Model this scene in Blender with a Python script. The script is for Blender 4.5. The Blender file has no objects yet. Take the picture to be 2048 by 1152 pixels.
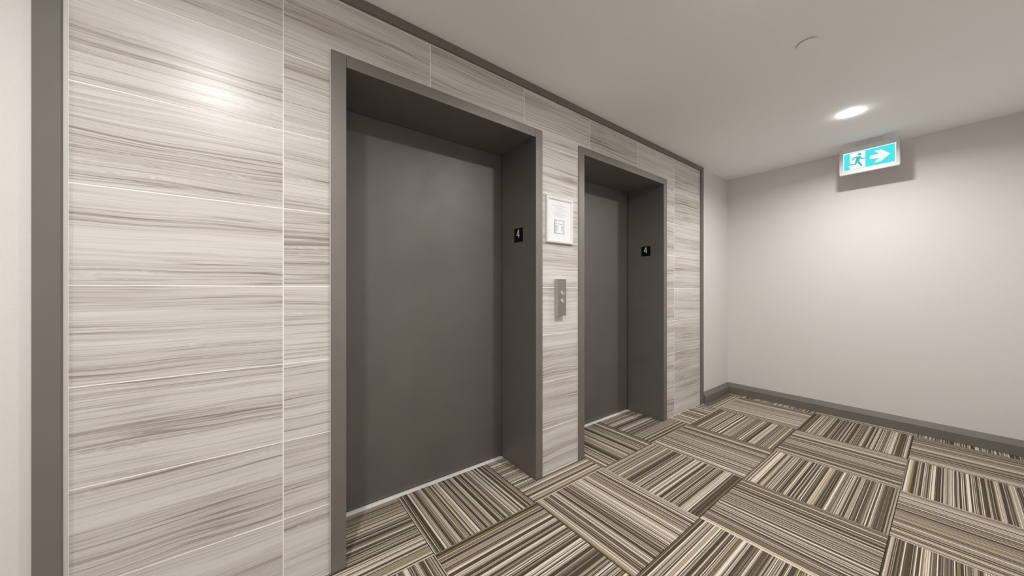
import bpy, bmesh, math, random
from mathutils import Vector, Matrix

random.seed(7)
scene = bpy.context.scene
C = scene.collection

# ------------------------------------------------------------------ camera, world, exposure
cam_data = bpy.data.cameras.new('camera')
cam = bpy.data.objects.new('camera', cam_data)
C.objects.link(cam)
cam.location = (-0.06814, -1.55181, 1.17726)
cam.rotation_euler = (math.radians(90), 0, -0.64761)
cam_data.sensor_width = 36.0
cam_data.lens = 663.238 / 2048 * 36.0
cam_data.shift_y = 3.42 / 2048
cam_data.clip_start = 0.02
scene.camera = cam

world = bpy.data.worlds.new('world')
scene.world = world
world.use_nodes = True
world.node_tree.nodes['Background'].inputs[0].default_value = (0.02, 0.02, 0.02, 1)
world.node_tree.nodes['Background'].inputs[1].default_value = 1.0

scene.view_settings.view_transform = 'Standard'
scene.view_settings.look = 'None'
scene.view_settings.gamma = 1.0
scene.view_settings.use_curve_mapping = False
scene.view_settings.exposure = 0.0

LAMP_WATTS = 20.2                           # light of every downlight
LENS_GLOW = 110.0                            # what its frosted lens itself gives off sideways
LAMP_COLOUR = (1.0, 0.985, 0.965, 1)
LAMP_Y = -1.125
LAMP_X = (3.28, 1.495, -0.29, -2.075)       # one row of downlights, evenly spaced

# ------------------------------------------------------------------ dimensions (metres)
CEIL = 2.437
X_RIGHT, X_LEFT, Y_REAR = 4.226, -3.3, -2.25
DOOR_Y = 0.360
FRAMES = ((0.163, 1.338), (1.677, 2.851))   # outer edges of the two elevator frames
FRAME_TOP, FRAME_IN_TOP, FRAME_W = 2.172, 2.119, 0.0560
TILE_X = (-0.518, 0.0, 0.6, 1.2, 1.8, 2.4, 3.0, 3.522)
TILE_Z = (0.003, 0.291, 0.591, 0.891, 1.191, 1.491, 1.791, 2.091, 2.388)
TRIM_D = 0.014
SCRATCHES = (((1.0935, 0.1134), (1.0869, 0.0804)), ((1.0147, 0.0573), (1.0106, 0.0438)))   # on the near door


# ------------------------------------------------------------------ node helper
class G:
    def __init__(self, name):
        self.m = bpy.data.materials.new(name)
        self.m.use_nodes = True
        self.t = self.m.node_tree
        self.t.nodes.clear()
        self.out = self.t.nodes.new('ShaderNodeOutputMaterial')

    def n(self, kind, ins=None, **props):
        nd = self.t.nodes.new('ShaderNode' + kind)
        for k, v in props.items():
            setattr(nd, k, v)
        for k, v in (ins or {}).items():
            s = nd.inputs[k]
            if hasattr(v, 'is_linked') or isinstance(v, bpy.types.NodeSocket):
                self.t.links.new(v, s)
            else:
                s.default_value = v
        return nd

    def math(self, op, a, b=0.0, c=0.0, clamp=False):
        return self.n('Math', {0: a, 1: b, 2: c}, operation=op, use_clamp=clamp).outputs[0]

    def vec(self, x, y, z=0.0):
        return self.n('CombineXYZ', {0: x, 1: y, 2: z}).outputs[0]

    def noise(self, v, scale=1.0, detail=2.0, rough=0.5, dist=0.0):
        return self.n('TexNoise', {'Vector': v, 'Scale': scale, 'Detail': detail, 'Roughness': rough,
                                   'Distortion': dist}).outputs[0]

    def remap(self, v, a, b, c=0.0, d=1.0):
        return self.n('MapRange', {0: v, 1: a, 2: b, 3: c, 4: d}).outputs[0]

    def ramp(self, fac, stops, interp='LINEAR'):
        r = self.n('ValToRGB', {0: fac})
        cr = r.color_ramp
        cr.interpolation = interp
        while len(cr.elements) < len(stops):
            cr.elements.new(0.5)
        for e, (p, col) in zip(cr.elements, stops):
            e.position = p
            e.color = (*col, 1)
        return r.outputs[0]

    def bsdf(self, **ins):
        b = self.n('BsdfPrincipled', {k.replace('_', ' '): v for k, v in ins.items()})
        self.t.links.new(b.outputs[0], self.out.inputs[0])
        return b

    def bump(self, h, strength, dist):
        return self.n('Bump', {'Height': h, 'Strength': strength, 'Distance': dist}).outputs[0]

    def xyz(self):
        s = self.n('SeparateXYZ', {0: self.n('TexCoord').outputs['Object']})
        return s.outputs[0], s.outputs[1], s.outputs[2]

    def seed(self):
        return self.n('Attribute', attribute_type='OBJECT', attribute_name='seed').outputs['Fac']


def mat_paint(name, col, rough=0.6, weave=True):
    g = G(name)
    x, y, z = g.xyz()
    a = g.noise(g.vec(g.math('MULTIPLY', x, 30), g.math('MULTIPLY', y, 30), g.math('MULTIPLY', z, 260)), 1, 2)
    b = g.noise(g.vec(g.math('MULTIPLY', x, 260), g.math('MULTIPLY', y, 260), g.math('MULTIPLY', z, 30)), 1, 2)
    t = g.math('ADD', a, b)
    f = g.remap(t, 0.7, 1.3, 0.975, 1.02) if weave else g.remap(t, 0.7, 1.3, 0.99, 1.01)
    c = g.n('VectorMath', {0: col, 'Scale': f}, operation='SCALE').outputs[0]
    g.bsdf(Base_Color=c, Roughness=rough, Normal=g.bump(t, 0.12 if weave else 0.05, 0.001))
    return g.m


def mat_plain(name, col, rough=0.5, metal=0.0, spec=0.5, mottle=0.0):
    g = G(name)
    if mottle:
        co = g.n('TexCoord').outputs['Object']
        f = g.remap(g.noise(co, 5, 4), 0.3, 0.7, 1 - mottle, 1 + mottle)
        r = g.remap(g.noise(co, 9, 4), 0.3, 0.7, rough - 0.04, rough + 0.04)
        c = g.n('VectorMath', {0: col, 'Scale': f}, operation='SCALE').outputs[0]
        g.bsdf(Base_Color=c, Roughness=r, Metallic=metal, Specular_IOR_Level=spec)
    else:
        g.bsdf(Base_Color=(*col, 1), Roughness=rough, Metallic=metal, Specular_IOR_Level=spec)
    return g.m


def mat_emit(name, col, strength):
    g = G(name)
    e = g.n('Emission', {0: (*col[:3], 1), 1: strength})
    g.t.links.new(e.outputs[0], g.out.inputs[0])
    return g.m


def mat_tile():
    """Porcelain with thin wandering horizontal veins; every tile reads its own stretch of the pattern."""
    g = G('veined_tile')
    x, y, z = g.xyz()
    s = g.seed()
    px = g.math('MULTIPLY_ADD', s, 13.7, x)
    pz = g.math('MULTIPLY_ADD', s, 5.31, z)
    w1 = g.noise(g.vec(g.math('MULTIPLY', px, 1.2), g.math('MULTIPLY', pz, 3.0), s), 1, 2)
    w2 = g.noise(g.vec(g.math('MULTIPLY', px, 6.0), g.math('MULTIPLY', pz, 18.0), s), 1, 2)
    v = g.math('MULTIPLY_ADD', w1, 0.070, pz)
    v = g.math('MULTIPLY_ADD', w2, 0.0045, v)

    def lay(fx, fz, d, r, off):
        return g.noise(g.vec(g.math('MULTIPLY', px, fx), g.math('MULTIPLY', v, fz), off), 1, d, r)

    def vein(fx, fz, off, width, centre=0.5):
        t = g.math('ABSOLUTE', g.math('SUBTRACT', lay(fx, fz, 1, 0.5, off), centre))
        return g.remap(t, 0.0, width, 1, 0)
    band = lay(0.35, 11, 1, 0.5, 1.0)
    mid = lay(0.8, 80, 3, 0.68, 5.0)
    fine = lay(2.0, 360, 2, 0.6, 9.0)
    rag = g.noise(g.vec(g.math('MULTIPLY', px, 45), g.math('MULTIPLY', v, 110)), 1, 3)
    crest = g.math('MULTIPLY', vein(0.5, 17, 33.0, 0.016, 0.52), g.remap(rag, 0.46, 0.6, 0, 1))
    val = g.math('MULTIPLY_ADD', g.math('SUBTRACT', mid, 0.5), 0.68, 0.665)
    val = g.math('MULTIPLY_ADD', g.math('SUBTRACT', fine, 0.5), 0.75, val)
    val = g.math('MULTIPLY_ADD', g.math('SUBTRACT', band, 0.5), 0.80, val)
    # veins are strongest inside the darker bands
    amp = g.remap(band, 0.35, 0.65, 0.37, 0.19)
    for fx, fz, off, w, k in ((0.50, 42, 15.0, 0.026, 1.0), (0.7, 85, 25.0, 0.032, 0.8), (1.0, 140, 41.0, 0.045, 0.6)):
        val = g.math('SUBTRACT', val, g.math('MULTIPLY', vein(fx, fz, off, w), g.math('MULTIPLY', amp, k)))
    val = g.math('MULTIPLY_ADD', crest, 0.22, val)
    col = g.ramp(val, ((0.10, (0.270, 0.234, 0.194)), (0.34, (0.425, 0.387, 0.345)),
                       (0.54, (0.545, 0.514, 0.485)), (0.82, (0.670, 0.645, 0.622))))
    g.bsdf(Base_Color=col, Roughness=g.remap(val, 0.2, 0.8, 0.36, 0.31), Specular_IOR_Level=0.4,
           Normal=g.bump(val, 0.04, 0.001))
    return g.m


def mat_carpet():
    """Loop pile in narrow cords along local Y, each cord its own yarn colour."""
    g = G('striped_carpet')
    x, y, z = g.xyz()
    s = g.seed()
    wob = g.noise(g.vec(g.math('MULTIPLY', x, 4), g.math('MULTIPLY', y, 5), s), 1, 1)
    a = g.math('MULTIPLY_ADD', s, 31.7, x)
    a = g.math('MULTIPLY_ADD', wob, 0.002, a)

    def wn(pitch, off):
        i = g.math('FLOOR', g.math('MULTIPLY_ADD', a, 1 / pitch, off))
        return g.n('TexWhiteNoise', {'W': i}, noise_dimensions='1D').outputs[0]
    # wide cords of one yarn, with single contrasting cords between them
    wide = g.math('MULTIPLY', wn(0.0105, 0.37), 0.84)
    thin = wn(0.0034, 11.3)
    pick = g.math('GREATER_THAN', wn(0.0034, 71.7), 0.48)
    val = g.n('Mix', {0: pick, 2: wide, 3: thin}).outputs[0]
    loops = g.noise(g.vec(g.math('MULTIPLY', a, 420), g.math('MULTIPLY', y, 260), s), 1, 2, 0.6)
    val = g.math('MULTIPLY_ADD', g.math('SUBTRACT', loops, 0.5), 0.26, val)
    col = g.ramp(val, ((0.0, (0.062, 0.047, 0.033)), (0.37, (0.080, 0.061, 0.043)),
                       (0.39, (0.140, 0.113, 0.085)), (0.53, (0.175, 0.142, 0.108)),
                       (0.55, (0.340, 0.288, 0.228)), (0.71, (0.400, 0.345, 0.280)),
                       (0.73, (0.640, 0.570, 0.480)), (1.0, (0.720, 0.655, 0.565))))
    gold = g.math('GREATER_THAN', wn(0.0085, 5.9), 0.93)
    col = g.n('MixRGB', {0: g.math('MULTIPLY', gold, 0.45), 1: col, 2: (0.36, 0.28, 0.15, 1)}).outputs[0]
    cord = g.math('SINE', g.math('MULTIPLY', a, 2 * math.pi / 0.0034))
    h = g.math('MULTIPLY_ADD', loops, 0.9, g.math('MULTIPLY', cord, 0.25))
    g.bsdf(Base_Color=col, Roughness=0.95, Specular_IOR_Level=0.12, Normal=g.bump(h, 0.5, 0.0015))
    return g.m


def mat_brushed(name, col, rough=0.35):
    g = G(name)
    x, y, z = g.xyz()
    n = g.noise(g.vec(g.math('MULTIPLY', x, 900), g.math('MULTIPLY', y, 900), g.math('MULTIPLY', z, 6)), 1, 2)
    c = g.n('VectorMath', {0: col, 'Scale': g.remap(n, 0.3, 0.7, 0.93, 1.06)}, operation='SCALE').outputs[0]
    g.bsdf(Base_Color=c, Metallic=1.0, Roughness=g.remap(n, 0.3, 0.7, rough - 0.05, rough + 0.05))
    return g.m


def mat_steel():
    """Painted taupe steel: satin, faintly mottled."""
    return mat_plain('taupe_steel', (0.245, 0.225, 0.207), 0.50, 0.65, 0.3, 0.05)


def mat_door():
    """The same taupe paint with faint smears and a few fine scratches in it."""
    g = G('taupe_door')
    co = g.n('TexCoord').outputs['Object']
    f = g.remap(g.noise(co, 3.5, 5, 0.6), 0.3, 0.7, 0.95, 1.05)
    c = g.n('VectorMath', {0: (0.175, 0.160, 0.148), 'Scale': f}, operation='SCALE').outputs[0]
    r = g.remap(g.noise(co, 6, 5, 0.65), 0.3, 0.7, 0.46, 0.54)
    g.bsdf(Base_Color=c, Roughness=r, Metallic=0.45, Specular_IOR_Level=0.3)
    return g.m


M = dict(
    wall=mat_paint('wallcovering', (0.682, 0.652, 0.634), 0.65),
    ceiling=mat_paint('ceiling_paint', (0.930, 0.925, 0.925), 0.8, weave=False),
    wall_pale=mat_paint('pale_wallcovering', (0.82, 0.80, 0.785), 0.65),
    tile=mat_tile(), carpet=mat_carpet(), steel=mat_steel(), door=mat_door(),
    trim=mat_plain('trim_paint', (0.165, 0.150, 0.136), 0.50, 0, 0.3, 0.04),
    grout=mat_plain('grout', (0.90, 0.88, 0.85), 0.8),
    strip=mat_plain('edge_profile', (0.66, 0.635, 0.59), 0.45),
    underlay=mat_plain('underlay', (0.05, 0.042, 0.034), 0.9),
    sill=mat_plain('aluminium_sill', (0.92, 0.91, 0.89), 0.5, 0.15),
    scratch=mat_plain('bare_scratch', (0.34, 0.32, 0.30), 0.6),
    dark=mat_plain('shaft_dark', (0.02, 0.02, 0.02), 0.9),
    black=mat_plain('black_plate', (0.003, 0.003, 0.003), 0.5, 0, 0.15),
    white=mat_plain('white_print', (0.85, 0.85, 0.84), 0.5),
    plastic=mat_plain('white_plastic', (0.60, 0.60, 0.61), 0.45),
    frame_white=mat_plain('frame_white', (0.74, 0.74, 0.735), 0.35),
    paper=mat_plain('paper', (0.80, 0.80, 0.80), 0.7),
    ink=mat_plain('grey_ink', (0.42, 0.43, 0.44), 0.7),
    ink_blue=mat_plain('blue_ink', (0.22, 0.26, 0.31), 0.7),
    ink_pale=mat_plain('pale_ink', (0.52, 0.55, 0.57), 0.7),
    ink_wash=mat_plain('wash_ink', (0.74, 0.79, 0.84), 0.7),
    brushed=mat_brushed('brushed_steel', (0.38, 0.355, 0.33), 0.36),
    housing=mat_plain('pale_metal', (0.50, 0.475, 0.44), 0.4, 0.3),
    chrome=mat_plain('chrome', (0.80, 0.79, 0.77), 0.14, 1.0),
    sprinkler=mat_plain('cover_white', (0.94, 0.93, 0.92), 0.6),
    lens=mat_emit('lamp_lens', LAMP_COLOUR, LENS_GLOW),
    cyan=mat_emit('sign_cyan', (0.085, 0.80, 0.83), 1.0),
    sign_white=mat_emit('sign_white', (0.97, 1.0, 1.0), 0.97),
    figure=mat_emit('sign_figure', (0.075, 0.52, 0.55), 1.0),
    button_glow=mat_emit('button_light', (1.0, 0.98, 0.94), 1.0),
)


# ------------------------------------------------------------------ mesh helpers
def bx(bm, x0, x1, y0, y1, z0, z1):
    v = [bm.verts.new(p) for p in ((x0, y0, z0), (x1, y0, z0), (x1, y1, z0), (x0, y1, z0),
                                   (x0, y0, z1), (x1, y0, z1), (x1, y1, z1), (x0, y1, z1))]
    for f in ((3, 2, 1, 0), (4, 5, 6, 7), (0, 1, 5, 4), (1, 2, 6, 5), (2, 3, 7, 6), (3, 0, 4, 7)):
        bm.faces.new([v[i] for i in f])


def bevel(bm, w, seg=2):
    bmesh.ops.bevel(bm, geom=list(bm.edges), offset=w, segments=seg, affect='EDGES', profile=0.5)


def extrude_poly(bm, pts, axis_fn, d0, d1):
    """pts: 2-D outline; axis_fn(p, d) gives the 3-D point of p at depth d."""
    a = [bm.verts.new(axis_fn(p, d0)) for p in pts]
    b = [bm.verts.new(axis_fn(p, d1)) for p in pts]
    n = len(pts)
    bm.faces.new(a)
    bm.faces.new(b[::-1])
    for i in range(n):
        bm.faces.new((a[i], b[i], b[(i + 1) % n], a[(i + 1) % n]))


def stroke(bm, pts, widths, fn, d0, d1):
    """Flat stroke of varying width through 2-D points, as one closed outline."""
    P = [Vector(p) for p in pts]
    L, R = [], []
    for i, p in enumerate(P):
        if i == 0:
            t = (P[1] - P[0])
        elif i == len(P) - 1:
            t = P[-1] - P[-2]
        else:
            t = (P[i + 1] - P[i]).normalized() + (P[i] - P[i - 1]).normalized()
        t.normalize()
        nrm = Vector((-t.y, t.x))
        w = widths[i] / 2
        L.append(p + nrm * w)
        R.append(p - nrm * w)
    extrude_poly(bm, [tuple(q) for q in L + R[::-1]], fn, d0, d1)


def lathe(bm, prof, centre, seg=48):
    """prof: (radius, z) pairs turned about the vertical through centre."""
    rings = []
    for r, z in prof:
        if r < 1e-6:
            rings.append([bm.verts.new((centre[0], centre[1], centre[2] + z))])
        else:
            rings.append([bm.verts.new((centre[0] + r * math.cos(2 * math.pi * i / seg),
                                        centre[1] + r * math.sin(2 * math.pi * i / seg),
                                        centre[2] + z)) for i in range(seg)])
    for p, q in zip(rings, rings[1:]):
        for i in range(seg):
            j = (i + 1) % seg
            if len(p) == 1 and len(q) == 1:
                continue
            if len(p) == 1:
                bm.faces.new((p[0], q[i], q[j]))
            elif len(q) == 1:
                bm.faces.new((p[i], q[0], p[j]))
            else:
                bm.faces.new((p[i], q[i], q[j], p[j]))


def obj(name, bm, mat, parent=None, smooth=False, origin=None):
    bmesh.ops.recalc_face_normals(bm, faces=list(bm.faces))
    if origin is not None:
        bmesh.ops.translate(bm, verts=list(bm.verts), vec=-Vector(origin))
    me = bpy.data.meshes.new(name)
    bm.to_mesh(me)
    bm.free()
    if mat:
        me.materials.append(mat)
    if smooth:
        for p in me.polygons:
            p.use_smooth = True
    o = bpy.data.objects.new(name, me)
    C.objects.link(o)
    if origin is not None:
        o.location = origin
    if parent:
        o.parent = parent
        pl = Vector((0, 0, 0))
        p = parent
        while p:
            pl += p.location
            p = p.parent
        o.location = Vector(origin if origin is not None else (0, 0, 0)) - pl
    return o


def tag(o, label, cat, group=None, kind=None):
    o['label'] = label
    o['category'] = cat
    if group:
        o['group'] = group
    if kind:
        o['kind'] = kind
    return o


def empty(name, loc, label, cat, group=None, kind=None):
    o = bpy.data.objects.new(name, None)
    C.objects.link(o)
    o.location = loc
    o.empty_display_size = 0.05
    return tag(o, label, cat, group, kind)


def boxobj(name, dims, mat, parent=None, bev=0.0, seg=2, origin=None):
    bm = bmesh.new()
    bx(bm, *dims)
    if bev:
        bevel(bm, bev, seg)
    return obj(name, bm, mat, parent, origin=origin)


# ------------------------------------------------------------------ room shell
bm = bmesh.new()
bx(bm, X_LEFT, X_RIGHT, Y_REAR, 0.42, -0.10, -0.0065)
floor = tag(obj('floor', bm, M['underlay']), 'floor of brown and beige striped carpet tiles laid quarter-turned',
            'floor', kind='structure')

bm = bmesh.new()
bx(bm, X_LEFT, X_RIGHT, Y_REAR, 0.0, CEIL, CEIL + 0.08)
ceiling = tag(obj('ceiling', bm, M['ceiling']), 'smooth off-white painted ceiling above the elevator lobby',
              'ceiling', kind='structure')

# the elevator wall: painted ends, and a core with two openings behind the tiles
bm = bmesh.new()
TX0, TX1 = -0.55, 3.55
OPEN = [(a - 0.004, b + 0.004) for a, b in FRAMES]
OPEN_TOP = FRAME_TOP + 0.004
bx(bm, X_LEFT, TX0, 0.0, 0.41, 0, CEIL)
bx(bm, TX1, X_RIGHT, 0.0, 0.41, 0, CEIL)
xs = [TX0, OPEN[0][0], OPEN[0][1], OPEN[1][0], OPEN[1][1], TX1]
for i in range(5):
    if i in (1, 3):
        bx(bm, xs[i], xs[i + 1], 0.0085, 0.41, OPEN_TOP, CEIL)
    else:
        bx(bm, xs[i], xs[i + 1], 0.0085, 0.41, 0, CEIL)
wall_front = tag(obj('wall_front', bm, M['wall']), 'elevator wall clad in veined grey stone-look tiles between dark trim',
                 'wall', kind='structure')
boxobj('shaft_backing', (TX0, TX1, 0.41, 0.46, -0.05, CEIL), M['dark'], wall_front)

tag(boxobj('wall_right', (X_RIGHT, X_RIGHT + 0.12, Y_REAR, 0.41, -0.05, CEIL + 0.05), M['wall']),
    'beige end wall with the exit sign shadow on it', 'wall', kind='structure')
tag(boxobj('wall_left', (X_LEFT - 0.12, X_LEFT, Y_REAR, 0.41, -0.05, CEIL + 0.05), M['wall_pale']),
    'beige wall closing the lobby at the far left', 'wall', kind='structure')
tag(boxobj('wall_rear', (X_LEFT - 0.12, X_RIGHT + 0.12, Y_REAR - 0.12, Y_REAR, -0.05, CEIL + 0.05), M['wall_pale']),
    'beige wall opposite the elevators', 'wall', kind='structure')


# baseboards: square face below, sloped lit face above
def baseboard(name, p0, p1, inward, label):
    """p0, p1: floor points on the wall plane; inward: unit vector into the room."""
    prof = ((0.0, 0.001), (0.029, 0.001), (0.029, 0.0715), (0.0280, 0.0730), (0.002, 0.1125), (0.0, 0.1125))
    b = bmesh.new()
    ends = []
    for p in (p0, p1):
        ends.append([b.verts.new((p[0] + inward[0] * d, p[1] + inward[1] * d, z)) for d, z in prof])
    n = len(prof)
    for i in range(n):
        b.faces.new((ends[0][i], ends[1][i], ends[1][(i + 1) % n], ends[0][(i + 1) % n]))
    b.faces.new(ends[0])
    b.faces.new(ends[1][::-1])
    return tag(obj(name, b, M['trim']), label, 'baseboard', kind='structure')


baseboard('baseboard_right', (X_RIGHT - 0.0005, -0.0005), (X_RIGHT - 0.0005, Y_REAR + 0.03), (-1, 0),
          'dark taupe baseboard along the beige end wall')
baseboard('baseboard_front', (3.5812, -0.0005), (X_RIGHT - 0.004, -0.0005), (0, -1),
          'short dark taupe baseboard beside the tiled wall')
baseboard('baseboard_front', (X_LEFT + 0.032, -0.0005), (-0.5778, -0.0005), (0, -1),
          'dark taupe baseboard left of the tiled wall')
baseboard('baseboard_left', (X_LEFT + 0.0005, -0.03), (X_LEFT + 0.0005, Y_REAR + 0.03), (1, 0),
          'dark taupe baseboard along the far left wall')
baseboard('baseboard_rear', (X_LEFT + 0.003, Y_REAR + 0.0005), (X_RIGHT - 0.003, Y_REAR + 0.0005), (0, 1),
          'dark taupe baseboard opposite the elevators')

# dark border trim around the tiled field
TRL = (-0.577, -0.5262)
TRR = (3.5265, 3.5805)
tag(boxobj('trim_1', (TRL[0], TRL[1], -TRIM_D, 0.0085, 0.0, CEIL - 0.0005), M['trim'], bev=0.001),
    'wide dark taupe upright trim at the left edge of the tiles', 'trim', kind='structure')
tag(boxobj('trim_2', (TRL[1] + 0.0004, TRR[0] - 0.0004, -TRIM_D, 0.0085, 2.3945, CEIL - 0.0005), M['trim'], bev=0.001),
    'dark taupe trim running under the ceiling above the tiles', 'trim', kind='structure')
tag(boxobj('trim_3', (TRR[0], TRR[1], -TRIM_D, 0.0085, 0.0, CEIL - 0.0005), M['trim'], bev=0.001),
    'dark taupe upright trim at the right edge of the tiles', 'trim', kind='structure')

# ------------------------------------------------------------------ wall tiles
GAP = 0.0032
HOLES = [(a - 0.0045, b + 0.003, FRAME_TOP + 0.001) for a, b in FRAMES]

# grout bed, just behind the tile faces
bm = bmesh.new()
gx = [TRL[1] + 0.0004, HOLES[0][0], HOLES[0][1], HOLES[1][0], HOLES[1][1], TRR[0] - 0.0004]
for i in range(5):
    z0 = HOLES[0][2] if i in (1, 3) else 0.0005
    bx(bm, gx[i], gx[i + 1], 0.0006, 0.0083, z0, 2.394)
obj('grout_bed', bm, M['grout'], wall_front)


def tile_piece(x0, x1, z0, z1):
    """Front polygon of a tile cell after the elevator frames are cut out of it (or None)."""
    g2 = GAP / 2
    a0, a1, b0, b1 = x0 + g2, x1 - g2, z0 + g2, z1 - g2
    for h0, h1, ht in HOLES:
        if h1 <= a0 or h0 >= a1 or ht <= b0:
            continue
        if ht >= b1:                                    # whole height is cut
            if h0 <= a0:
                a0 = h1
            elif h1 >= a1:
                a1 = h0
    if a1 - a0 < 0.004:
        return None
    pts = [(a0, b1), (a1, b1)]
    low = []                                            # lower outline, right to left
    cuts = [(max(h0, a0), min(h1, a1), ht) for h0, h1, ht in HOLES if h0 < a1 and h1 > a0 and b0 < ht < b1]
    xcur = a1
    for c0, c1, ht in sorted(cuts, reverse=True):
        if c1 < xcur - 1e-6:
            low += [(xcur, b0), (c1, b0), (c1, ht)]
        else:
            low += [(xcur, ht)]
        low += [(c0, ht)]
        xcur = c0
        if c0 > a0 + 1e-6:
            low += [(c0, b0)]
    if not cuts:
        low = [(a1, b0), (a0, b0)]
    elif xcur > a0 + 1e-6:
        low += [(a0, b0)]
    out = []
    for p in pts + low:
        if not out or (abs(p[0] - out[-1][0]) + abs(p[1] - out[-1][1])) > 1e-6:
            out.append(p)
    return out


k = 0
for i in range(len(TILE_X) - 1):
    for j in range(len(TILE_Z) - 1):
        x0, x1, z0, z1 = TILE_X[i], TILE_X[i + 1], TILE_Z[j], TILE_Z[j + 1]
        pts = tile_piece(x0, x1, z0, z1)
        if not pts:
            continue
        bm = bmesh.new()
        dy = random.uniform(-0.00015, 0.00015)
        extrude_poly(bm, pts, lambda p, d: (p[0], d, p[1]), dy, 0.0078)
        front = [e for e in bm.edges if all(abs(v.co.y - dy) < 1e-6 for v in e.verts)]
        bmesh.ops.bevel(bm, geom=front, offset=0.0008, segments=1, affect='EDGES')
        t = obj('wall_tile', bm, M['tile'], wall_front, origin=((x0 + x1) / 2, 0, (z0 + z1) / 2))
        t['seed'] = round(random.uniform(0, 10), 3)
        k += 1

# pale metal edge profiles where the tiles stop
for d in ((TRL[1] + 0.0003, TILE_X[0] + 0.0008, -0.0004, 0.0083, 0.0005, 2.394),
          (TILE_X[-1] - 0.0008, TRR[0] - 0.0003, -0.0004, 0.0083, 0.0005, 2.394),
          (TILE_X[0] + 0.001, TILE_X[-1] - 0.001, -0.0004, 0.0083, 2.3878, 2.3942),
          (HOLES[0][0] + 0.0002, FRAMES[0][0] - 0.0002, -0.0006, 0.0083, 0.0005, FRAME_TOP),
          (HOLES[1][0] + 0.0002, FRAMES[1][0] - 0.0002, -0.0006, 0.0083, 0.0005, FRAME_TOP),
          (FRAMES[0][1] + 0.0002, HOLES[0][1] - 0.0002, -0.0006, 0.0083, 0.0005, FRAME_TOP),
          (FRAMES[1][1] + 0.0002, HOLES[1][1] - 0.0002, -0.0006, 0.0083, 0.0005, FRAME_TOP)):
    boxobj('edge_strip', d, M['strip'], wall_front)

# ------------------------------------------------------------------ carpet tiles
CX0, CPX = 0.5475, 0.596
CY0, CPY = -0.166, 0.604
for i in range(-7, 7):
    for j in range(-4, 1):
        x0, x1 = CX0 + i * CPX, CX0 + (i + 1) * CPX
        y0, y1 = CY0 + j * CPY, CY0 + (j + 1) * CPY
        cx, cy = (x0 + x1) / 2, (y0 + y1) / 2
        along_y = (i + j) % 2 == 0
        a0, a1 = max(x0, X_LEFT), min(x1, X_RIGHT)
        b0, b1 = max(y0, Y_REAR), min(y1, 0.338)
        if a1 - a0 < 0.01 or b1 - b0 < 0.01:
            continue
        e = 0.0009
        bm = bmesh.new()
        bx(bm, a0 + e, a1 - e, b0 + e, b1 - e, -0.0065, random.uniform(-0.0004, 0.0002))
        top = [ed for ed in bm.edges if all(v.co.z > -0.003 for v in ed.verts)]
        bmesh.ops.bevel(bm, geom=top, offset=0.0022, segments=2, affect='EDGES', profile=0.6)
        bmesh.ops.translate(bm, verts=list(bm.verts), vec=(-cx, -cy, 0))
        if not along_y:
            bmesh.ops.rotate(bm, verts=list(bm.verts), cent=(0, 0, 0), matrix=Matrix.Rotation(-math.pi / 2, 3, 'Z'))
        t = obj('carpet_tile', bm, M['carpet'], floor)
        t.location = (cx, cy, 0)
        if not along_y:
            t.rotation_euler = (0, 0, math.pi / 2)
        t['seed'] = round(random.uniform(0, 10), 3)


# ------------------------------------------------------------------ elevator entrances
def elevator(name, a, b, label):
    r = empty(name, ((a + b) / 2, 0, 0), label, 'elevator', kind='structure')
    ia, ib = a + FRAME_W, b - FRAME_W + 0.002
    boxobj('frame_post', (a, ia, -0.010, 0.352, 0.0008, FRAME_TOP), M['steel'], r, 0.0008)
    boxobj('frame_post', (ib, b, -0.010, 0.352, 0.0008, FRAME_TOP), M['steel'], r, 0.0008)
    boxobj('frame_header', (ia + 0.0009, ib - 0.0009, -0.010, 0.352, FRAME_IN_TOP, FRAME_TOP), M['steel'], r, 0.0008)
    d = boxobj('door_panel', (ia - 0.03, ib + 0.03, DOOR_Y, DOOR_Y + 0.035, 0.013, FRAME_IN_TOP + 0.03), M['door'], r, 0.001)
    s = boxobj('sill', (ia + 0.0005, ib - 0.0005, 0.3385, 0.405, -0.006, 0.0035), M['sill'], r, 0.0006)
    s['label'] = 'bright aluminium door sill'
    return ia, ib, d


IN1 = elevator('door_1', *FRAMES[0], 'large near taupe steel elevator entrance with its door closed')
for (xa, za), (xb, zb) in SCRATCHES:
    b = bmesh.new()
    stroke(b, [(xa, za), (xb, zb)], (0.0012, 0.0003), lambda p, d: (p[0], DOOR_Y - d, p[1]), -0.0002, 0.0001)
    obj('scratch', b, M['scratch'], IN1[2])['label'] = 'fine pale scratch'
IN2 = elevator('door_2', *FRAMES[1], 'far taupe steel elevator entrance beside the end wall, door closed')


# ------------------------------------------------------------------ floor number plates
def number_plate(xj, label):
    y0, y1, z0, z1 = 0.1180, 0.2085, 1.4905, 1.5815
    r = empty('floor_number_plate', (xj, (y0 + y1) / 2, z0), label, 'sign', 'floor number plates on the elevator jambs')
    boxobj('plate', (xj - 0.0025, xj - 0.0002, y0, y1, z0, z1), M['black'], r, 0.0005)
    w, h = y1 - y0, z1 - z0
    fn = lambda p, d: (xj - 0.0025 - d, y1 - p[0] * w, z0 + p[1] * h)
    b = bmesh.new()
    stroke(b, [(0.535, 0.90), (0.545, 0.31)], (0.068, 0.068), fn, -0.0003, 0.0006)
    stroke(b, [(0.525, 0.90), (0.325, 0.515)], (0.060, 0.060), fn, -0.0003, 0.0005)
    stroke(b, [(0.29, 0.50), (0.645, 0.50)], (0.060, 0.060), fn, -0.0003, 0.0004)
    obj('digit', b, M['white'], r)['label'] = 'white number 4'


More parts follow.
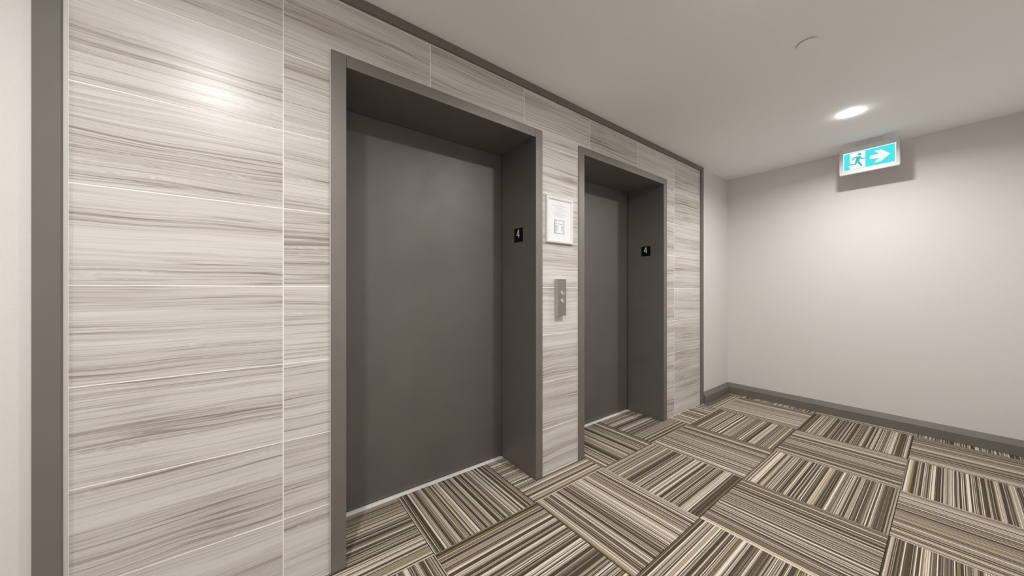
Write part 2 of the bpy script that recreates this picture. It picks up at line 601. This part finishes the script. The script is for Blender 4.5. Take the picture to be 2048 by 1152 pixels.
number_plate(IN1[1], 'black plate with a white 4 on the jamb of the near elevator')
number_plate(IN2[1], 'black plate with a white 4 on the jamb of the far elevator')

# ------------------------------------------------------------------ call station
px0, px1, pz0, pz1, pd = 1.452, 1.526, 1.007, 1.247, -0.032
cs = empty('call_station', ((px0 + px1) / 2, 0, pz0), 'brushed steel elevator call box with two round buttons on the tiles',
           'call panel')
bm = bmesh.new()
bx(bm, px0, px1, pd + 0.0025, -0.0006, pz0, pz1)
bevel(bm, 0.0012)
obj('housing', bm, M['housing'], cs)['label'] = 'pale metal box sides'
boxobj('face_plate', (px0 + 0.0010, px1, pd - 0.0005, pd + 0.0024, pz0 + 0.001, pz1), M['brushed'], cs, 0.0006)
bxm = (px0 + px1) / 2 + 0.001


def ring_y(bm, prof, cx, y, cz, seg=32):
    """prof: (radius, outward) turned about the Y axis."""
    tmp = bmesh.new()
    lathe(tmp, prof, (0, 0, 0), seg)
    me = bpy.data.meshes.new('tmp')
    tmp.to_mesh(me)
    tmp.free()
    n0 = len(bm.verts)
    bm.from_mesh(me)
    bpy.data.meshes.remove(me)
    bm.verts.ensure_lookup_table()
    for v in bm.verts[n0:]:
        v.co = Vector((cx + v.co.x, y - v.co.z, cz + v.co.y))


for zc, up in ((1.1555, 1), (1.1025, -1)):
    b = bmesh.new()
    ring_y(b, ((0.0155, 0.0), (0.0155, 0.003), (0.0145, 0.0045), (0.0115, 0.0045), (0.0108, 0.003), (0.0108, 0.0)), bxm, pd - 0.0006, zc)
    bt = obj('button', b, M['chrome'], cs, smooth=True)
    b = bmesh.new()
    ring_y(b, ((0.0108, 0.0), (0.0106, 0.0028), (0.0095, 0.0034), (0.0, 0.0036)), bxm, pd - 0.0006, zc)
    obj('button_cap', b, M['brushed'], bt, smooth=True)
    b = bmesh.new()
    y = pd - 0.0006 - 0.0036
    s = 0.0052
    extrude_poly(b, [(0, s * 1.1 * up), (s, -s * 0.8 * up), (-s, -s * 0.8 * up)],
                 lambda p, d: (bxm + p[0], y - d, zc + p[1]), -0.0004, 0.0005)
    obj('arrow', b, M['button_glow'], bt)

# ------------------------------------------------------------------ framed notice
nx0, nx1, nz0, nz1 = 1.3725, 1.6165, 1.4795, 1.7795
nt = empty('framed_notice', ((nx0 + nx1) / 2, 0, nz0), 'white framed printed notice on the tiles between the elevators', 'notice')
rw = 0.0225
corner = [(nx0, nz0), (nx1, nz0), (nx1, nz1), (nx0, nz1)]
inner = [(nx0 + rw, nz0 + rw), (nx1 - rw, nz0 + rw), (nx1 - rw, nz1 - rw), (nx0 + rw, nz1 - rw)]
for i in range(4):
    j = (i + 1) % 4
    b = bmesh.new()
    prof = ((0.0, -0.0006), (0.0, -0.010), (0.22, -0.0145), (0.55, -0.0152), (0.86, -0.011), (1.0, -0.0075), (1.0, -0.0006))
    A = [b.verts.new((corner[i][0] + (inner[i][0] - corner[i][0]) * t, y, corner[i][1] + (inner[i][1] - corner[i][1]) * t)) for t, y in prof]
    B = [b.verts.new((corner[j][0] + (inner[j][0] - corner[j][0]) * t, y, corner[j][1] + (inner[j][1] - corner[j][1]) * t)) for t, y in prof]
    n = len(prof)
    for q in range(n):
        b.faces.new((A[q], B[q], B[(q + 1) % n], A[(q + 1) % n]))
    b.faces.new(A)
    b.faces.new(B[::-1])
    obj('frame_rail', b, M['frame_white'], nt)
boxobj('sheet', (nx0 + rw - 0.003, nx1 - rw + 0.003, -0.0068, -0.0008, nz0 + rw - 0.003, nz1 - rw + 0.003), M['paper'], nt)
PX, PZ, PY = 1.5, 1.6, -0.0071


def quad(bm, x0, x1, z0, z1, y=PY):
    bm.faces.new([bm.verts.new(p) for p in ((x0, y, z0), (x1, y, z0), (x1, y, z1), (x0, y, z1))])


# lines of print too small to read: letter-sized marks in word-like runs
b = bmesh.new()
rnd = random.Random(3)
for u0, u1, v, h in ((-0.0412, 0.0141, 0.1367, 0.0040), (-0.082, 0.0618, 0.1232, 0.0048), (-0.0515, 0.0263, 0.1097, 0.0038),
                     (-0.0820, -0.0765, 0.0994, 0.0036), (-0.0471, 0.0618, 0.0960, 0.0038), (-0.0559, 0.0324, 0.0816, 0.0038),
                     (-0.0704, 0.0448, 0.0675, 0.0038), (-0.0530, 0.0355, 0.0570, 0.0030)):
    u = u0
    left = rnd.randint(3, 7)
    while u < u1:
        w = rnd.uniform(0.0011, 0.0019)
        quad(b, PX + u, PX + min(u + w, u1), PZ + v - h / 2, PZ + v + h / 2 * rnd.choice((1, 1, 0.6)))
        u += w + 0.0009
        left -= 1
        if left == 0:
            u += 0.0030
            left = rnd.randint(3, 8)
obj('print_lines', b, M['ink'], nt)['label'] = 'rows of fine grey print'
# the printed picture of an open elevator
b = bmesh.new()
quad(b, PX - 0.0559, PX + 0.0340, PZ - 0.0548, PZ + 0.0312, PY + 0.0002)
pic = obj('picture', b, M['ink_wash'], nt)
b = bmesh.new()
quad(b, PX - 0.0460, PX + 0.0265, PZ - 0.0520, PZ + 0.0265, PY + 0.0001)
obj('picture_cabin', b, M['paper'], pic)
b = bmesh.new()
quad(b, PX - 0.0560, PX - 0.0480, PZ - 0.0548, PZ + 0.0230)
quad(b, PX + 0.0285, PX + 0.0340, PZ - 0.0548, PZ + 0.0312)
quad(b, PX - 0.0560, PX + 0.0340, PZ - 0.0565, PZ - 0.0535)
quad(b, PX - 0.0590, PX - 0.0290, PZ + 0.0270, PZ + 0.0312)
quad(b, PX - 0.0180, PX + 0.0340, PZ + 0.0285, PZ + 0.0318)
quad(b, PX - 0.0427, PX - 0.0330, PZ + 0.0056, PZ + 0.0094)
quad(b, PX - 0.0250, PX + 0.0180, PZ + 0.0062, PZ + 0.0086)
obj('picture_outline', b, M['ink_blue'], pic)
for xa, xb, za, zb in ((-0.0425, -0.0300, -0.0418, 0.0000), (0.0090, 0.0200, -0.0396, 0.0000)):
    b = bmesh.new()
    quad(b, PX + xa, PX + xb, PZ + za, PZ + zb)
    quad(b, PX + xa * 0.92 - 0.002, PX + xb * 0.9, PZ + za * 0.7, PZ + zb - 0.006, PY - 0.0001)
    obj('picture_figure', b, M['ink_pale'], pic)

# ------------------------------------------------------------------ exit sign, hung from the ceiling
SX, SY0, SY1, SZ0, SZ1 = 3.985, -0.965, -1.310, 2.172, 2.398
ex = empty('exit_sign', (4.0, (SY0 + SY1) / 2, CEIL), 'lit turquoise exit sign with running figure and right arrow under ceiling', 'exit sign')
bm = bmesh.new()
fnS = lambda p, d: (SX - d, SY0 + (SY1 - SY0) * p[0], SZ0 + (SZ1 - SZ0) * p[1])
boxobj('housing', (SX + 0.006, SX + 0.034, SY1 + 0.004, SY0 - 0.004, SZ0 + 0.005, SZ1 - 0.004), M['plastic'], ex, 0.003)
# bezel: a rounded frame with its window cut out
b = bmesh.new()
u0, u1, v0, v1 = 0.064, 0.943, 0.128, 0.822
for q in (((0, 0), (1, 0), (1, v0), (0, v0)), ((0, v1), (1, v1), (1, 1), (0, 1)),
          ((0, v0), (u0, v0), (u0, v1), (0, v1)), ((u1, v0), (1, v0), (1, v1), (u1, v1))):
    extrude_poly(b, q, fnS, -0.010, 0.004)
bmesh.ops.remove_doubles(b, verts=list(b.verts), dist=1e-5)
seen = {}
for f in list(b.faces):
    key = tuple(sorted(v.index for v in f.verts))
b.verts.index_update()
dupes = {}
for f in b.faces:
    dupes.setdefault(tuple(sorted(v.index for v in f.verts)), []).append(f)
bmesh.ops.delete(b, geom=[f for fs in dupes.values() if len(fs) > 1 for f in fs], context='FACES_ONLY')
bmesh.ops.dissolve_limit(b, angle_limit=0.01, verts=list(b.verts), edges=list(b.edges))
outer = [e for e in b.edges if e.calc_face_angle(0) > 0.5]
bmesh.ops.bevel(b, geom=outer, offset=0.0032, segments=3, affect='EDGES')
obj('bezel', b, M['plastic'], ex)
b = bmesh.new()
extrude_poly(b, [(0.060, 0.124), (0.947, 0.124), (0.947, 0.826), (0.060, 0.826)], fnS, -0.008, -0.001)
pn = obj('lit_panel', b, M['sign_white'], ex)
pn['label'] = 'glowing white backing panel'
b = bmesh.new()
extrude_poly(b, [(0.081, 0.162), (0.183, 0.162), (0.183, 0.287), (0.149, 0.284), (0.149, 0.337), (0.183, 0.339), (0.183, 0.790), (0.081, 0.790)], fnS, -0.002, 0.0002)
obj('colour_field', b, M['cyan'], pn)['label'] = 'turquoise field left of the figure'
b = bmesh.new()
extrude_poly(b, [(0.451, 0.164), (0.924, 0.164), (0.924, 0.800), (0.451, 0.790)], fnS, -0.002, 0.0002)
obj('colour_field', b, M['cyan'], pn)['label'] = 'turquoise field behind the arrow'
for va, vb in ((0.783, 0.790), (0.163, 0.170)):
    b = bmesh.new()
    extrude_poly(b, [(0.184, va), (0.450, va), (0.450, vb), (0.184, vb)], fnS, -0.002, 0.0002)
    obj('outline', b, M['figure'], pn)
b = bmesh.new()
extrude_poly(b, [(0.526, 0.53), (0.674, 0.562), (0.597, 0.693), (0.705, 0.691), (0.856, 0.471), (0.699, 0.26), (0.597, 0.263), (0.674, 0.395), (0.526, 0.42)], fnS, -0.001, 0.0006)
obj('arrow', b, M['sign_white'], pn)['label'] = 'white arrow pointing right'
b = bmesh.new()
asp = abs(SY1 - SY0) / (SZ1 - SZ0)
fnA = lambda p, d: fnS((p[0] / asp, p[1]), d)
S = lambda pts: [(x * asp, y) for x, y in pts]
stroke(b, S([(0.326, 0.599), (0.259, 0.597), (0.224, 0.517)]), (0.055, 0.045, 0.035), fnA, -0.001, 0.0006)
stroke(b, S([(0.350, 0.600), (0.390, 0.509), (0.448, 0.506)]), (0.055, 0.040, 0.032), fnA, -0.001, 0.0005)
stroke(b, S([(0.338, 0.620), (0.330, 0.560), (0.311, 0.440)]), (0.080, 0.110, 0.085), fnA, -0.001, 0.0007)
stroke(b, S([(0.306, 0.480), (0.281, 0.352), (0.163, 0.355)]), (0.070, 0.055, 0.040), fnA, -0.001, 0.0005)
stroke(b, S([(0.316, 0.475), (0.346, 0.364), (0.391, 0.240)]), (0.075, 0.060, 0.050), fnA, -0.001, 0.0004)
hc = (0.352 * asp, 0.690)
extrude_poly(b, [(hc[0] + 0.048 * math.cos(t), hc[1] + 0.048 * math.sin(t)) for t in [2 * math.pi * i / 24 for i in range(24)]], fnA, -0.001, 0.0005)
obj('running_figure', b, M['figure'], pn)['label'] = 'turquoise running figure'
mt = boxobj('mount', (SX + 0.010, SX + 0.026, -1.212, -1.061, SZ1 - 0.006, CEIL - 0.0006), M['plastic'], ex, 0.0015)
b = bmesh.new()
bx(b, SX + 0.0085, SX + 0.0105, -1.150, -1.138, 2.414, 2.420)
obj('indicator', b, M['ink'], mt)


# ------------------------------------------------------------------ ceiling fittings
def downlight(x, y, label, first=None):
    if first is None:
        r = empty('downlight', (x, y, CEIL), label, 'ceiling light', 'downlights in a row across the ceiling')
        b = bmesh.new()
        lathe(b, ((0.0565, -0.0003), (0.0562, -0.0008), (0.0550, -0.0010), (0.0500, -0.0010), (0.0496, -0.0006), (0.0496, -0.0003)), (x, y, CEIL))
        obj('trim_ring', b, M['plastic'], r, smooth=True)
        b = bmesh.new()
        lathe(b, ((0.0494, -0.0004), (0.0490, -0.0042), (0.0465, -0.0066), (0.0350, -0.0088), (0.0180, -0.0098), (0.0, -0.0100)), (x, y, CEIL))
        obj('lens', b, M['lens'], r, smooth=True)
        la = bpy.data.lights.new('lamp', 'AREA')
        la.shape = 'DISK'
        la.size = 0.092
        la.energy = LAMP_WATTS
        la.color = LAMP_COLOUR[:3]
        la.spread = math.radians(163)
        lo = bpy.data.objects.new('lamp', la)
        C.objects.link(lo)
        lo.parent = r
        lo.location = (0, 0, -0.0115)
        return r
    r = first.copy()
    C.objects.link(r)
    r.location = (x, y, CEIL)
    r['label'] = label
    for ch in list(first.children):
        c = ch.copy()
        C.objects.link(c)
        c.parent = r
    return r


bpy.context.view_layer.update()
d0 = downlight(LAMP_X[0], LAMP_Y, 'round lit downlight in the ceiling just before the exit sign')
downlight(LAMP_X[1], LAMP_Y, 'round lit downlight before the gap between the two elevators, near sprinkler cover', d0)
downlight(LAMP_X[2], LAMP_Y, 'round lit downlight overhead beside the camera, before the wide tiles', d0)
downlight(LAMP_X[3], LAMP_Y, 'round lit downlight farthest left in the row', d0)

sp = empty('sprinkler_cover', (2.158, -1.113, CEIL), 'flat white round sprinkler cover plate on the ceiling', 'sprinkler cover')
b = bmesh.new()
lathe(b, ((0.0, -0.0046), (0.030, -0.0046), (0.030, -0.0003)), (2.158, -1.113, CEIL), 40)
obj('cup', b, M['dark'], sp)
b = bmesh.new()
lathe(b, ((0.0, -0.0075), (0.0425, -0.0070), (0.0432, -0.0062), (0.0425, -0.0050), (0.0, -0.0047)), (2.158, -1.113, CEIL), 56)
obj('cover_disc', b, M['sprinkler'], sp)
b = bmesh.new()
lathe(b, ((0.016, -0.0002), (0.013, -0.0010), (0.007, -0.0016), (0.0, -0.0018)), (1.148, -0.182, CEIL), 24)
obj('filler_patch', b, M['sprinkler'], ceiling, smooth=True)['label'] = 'faint round filled spot'
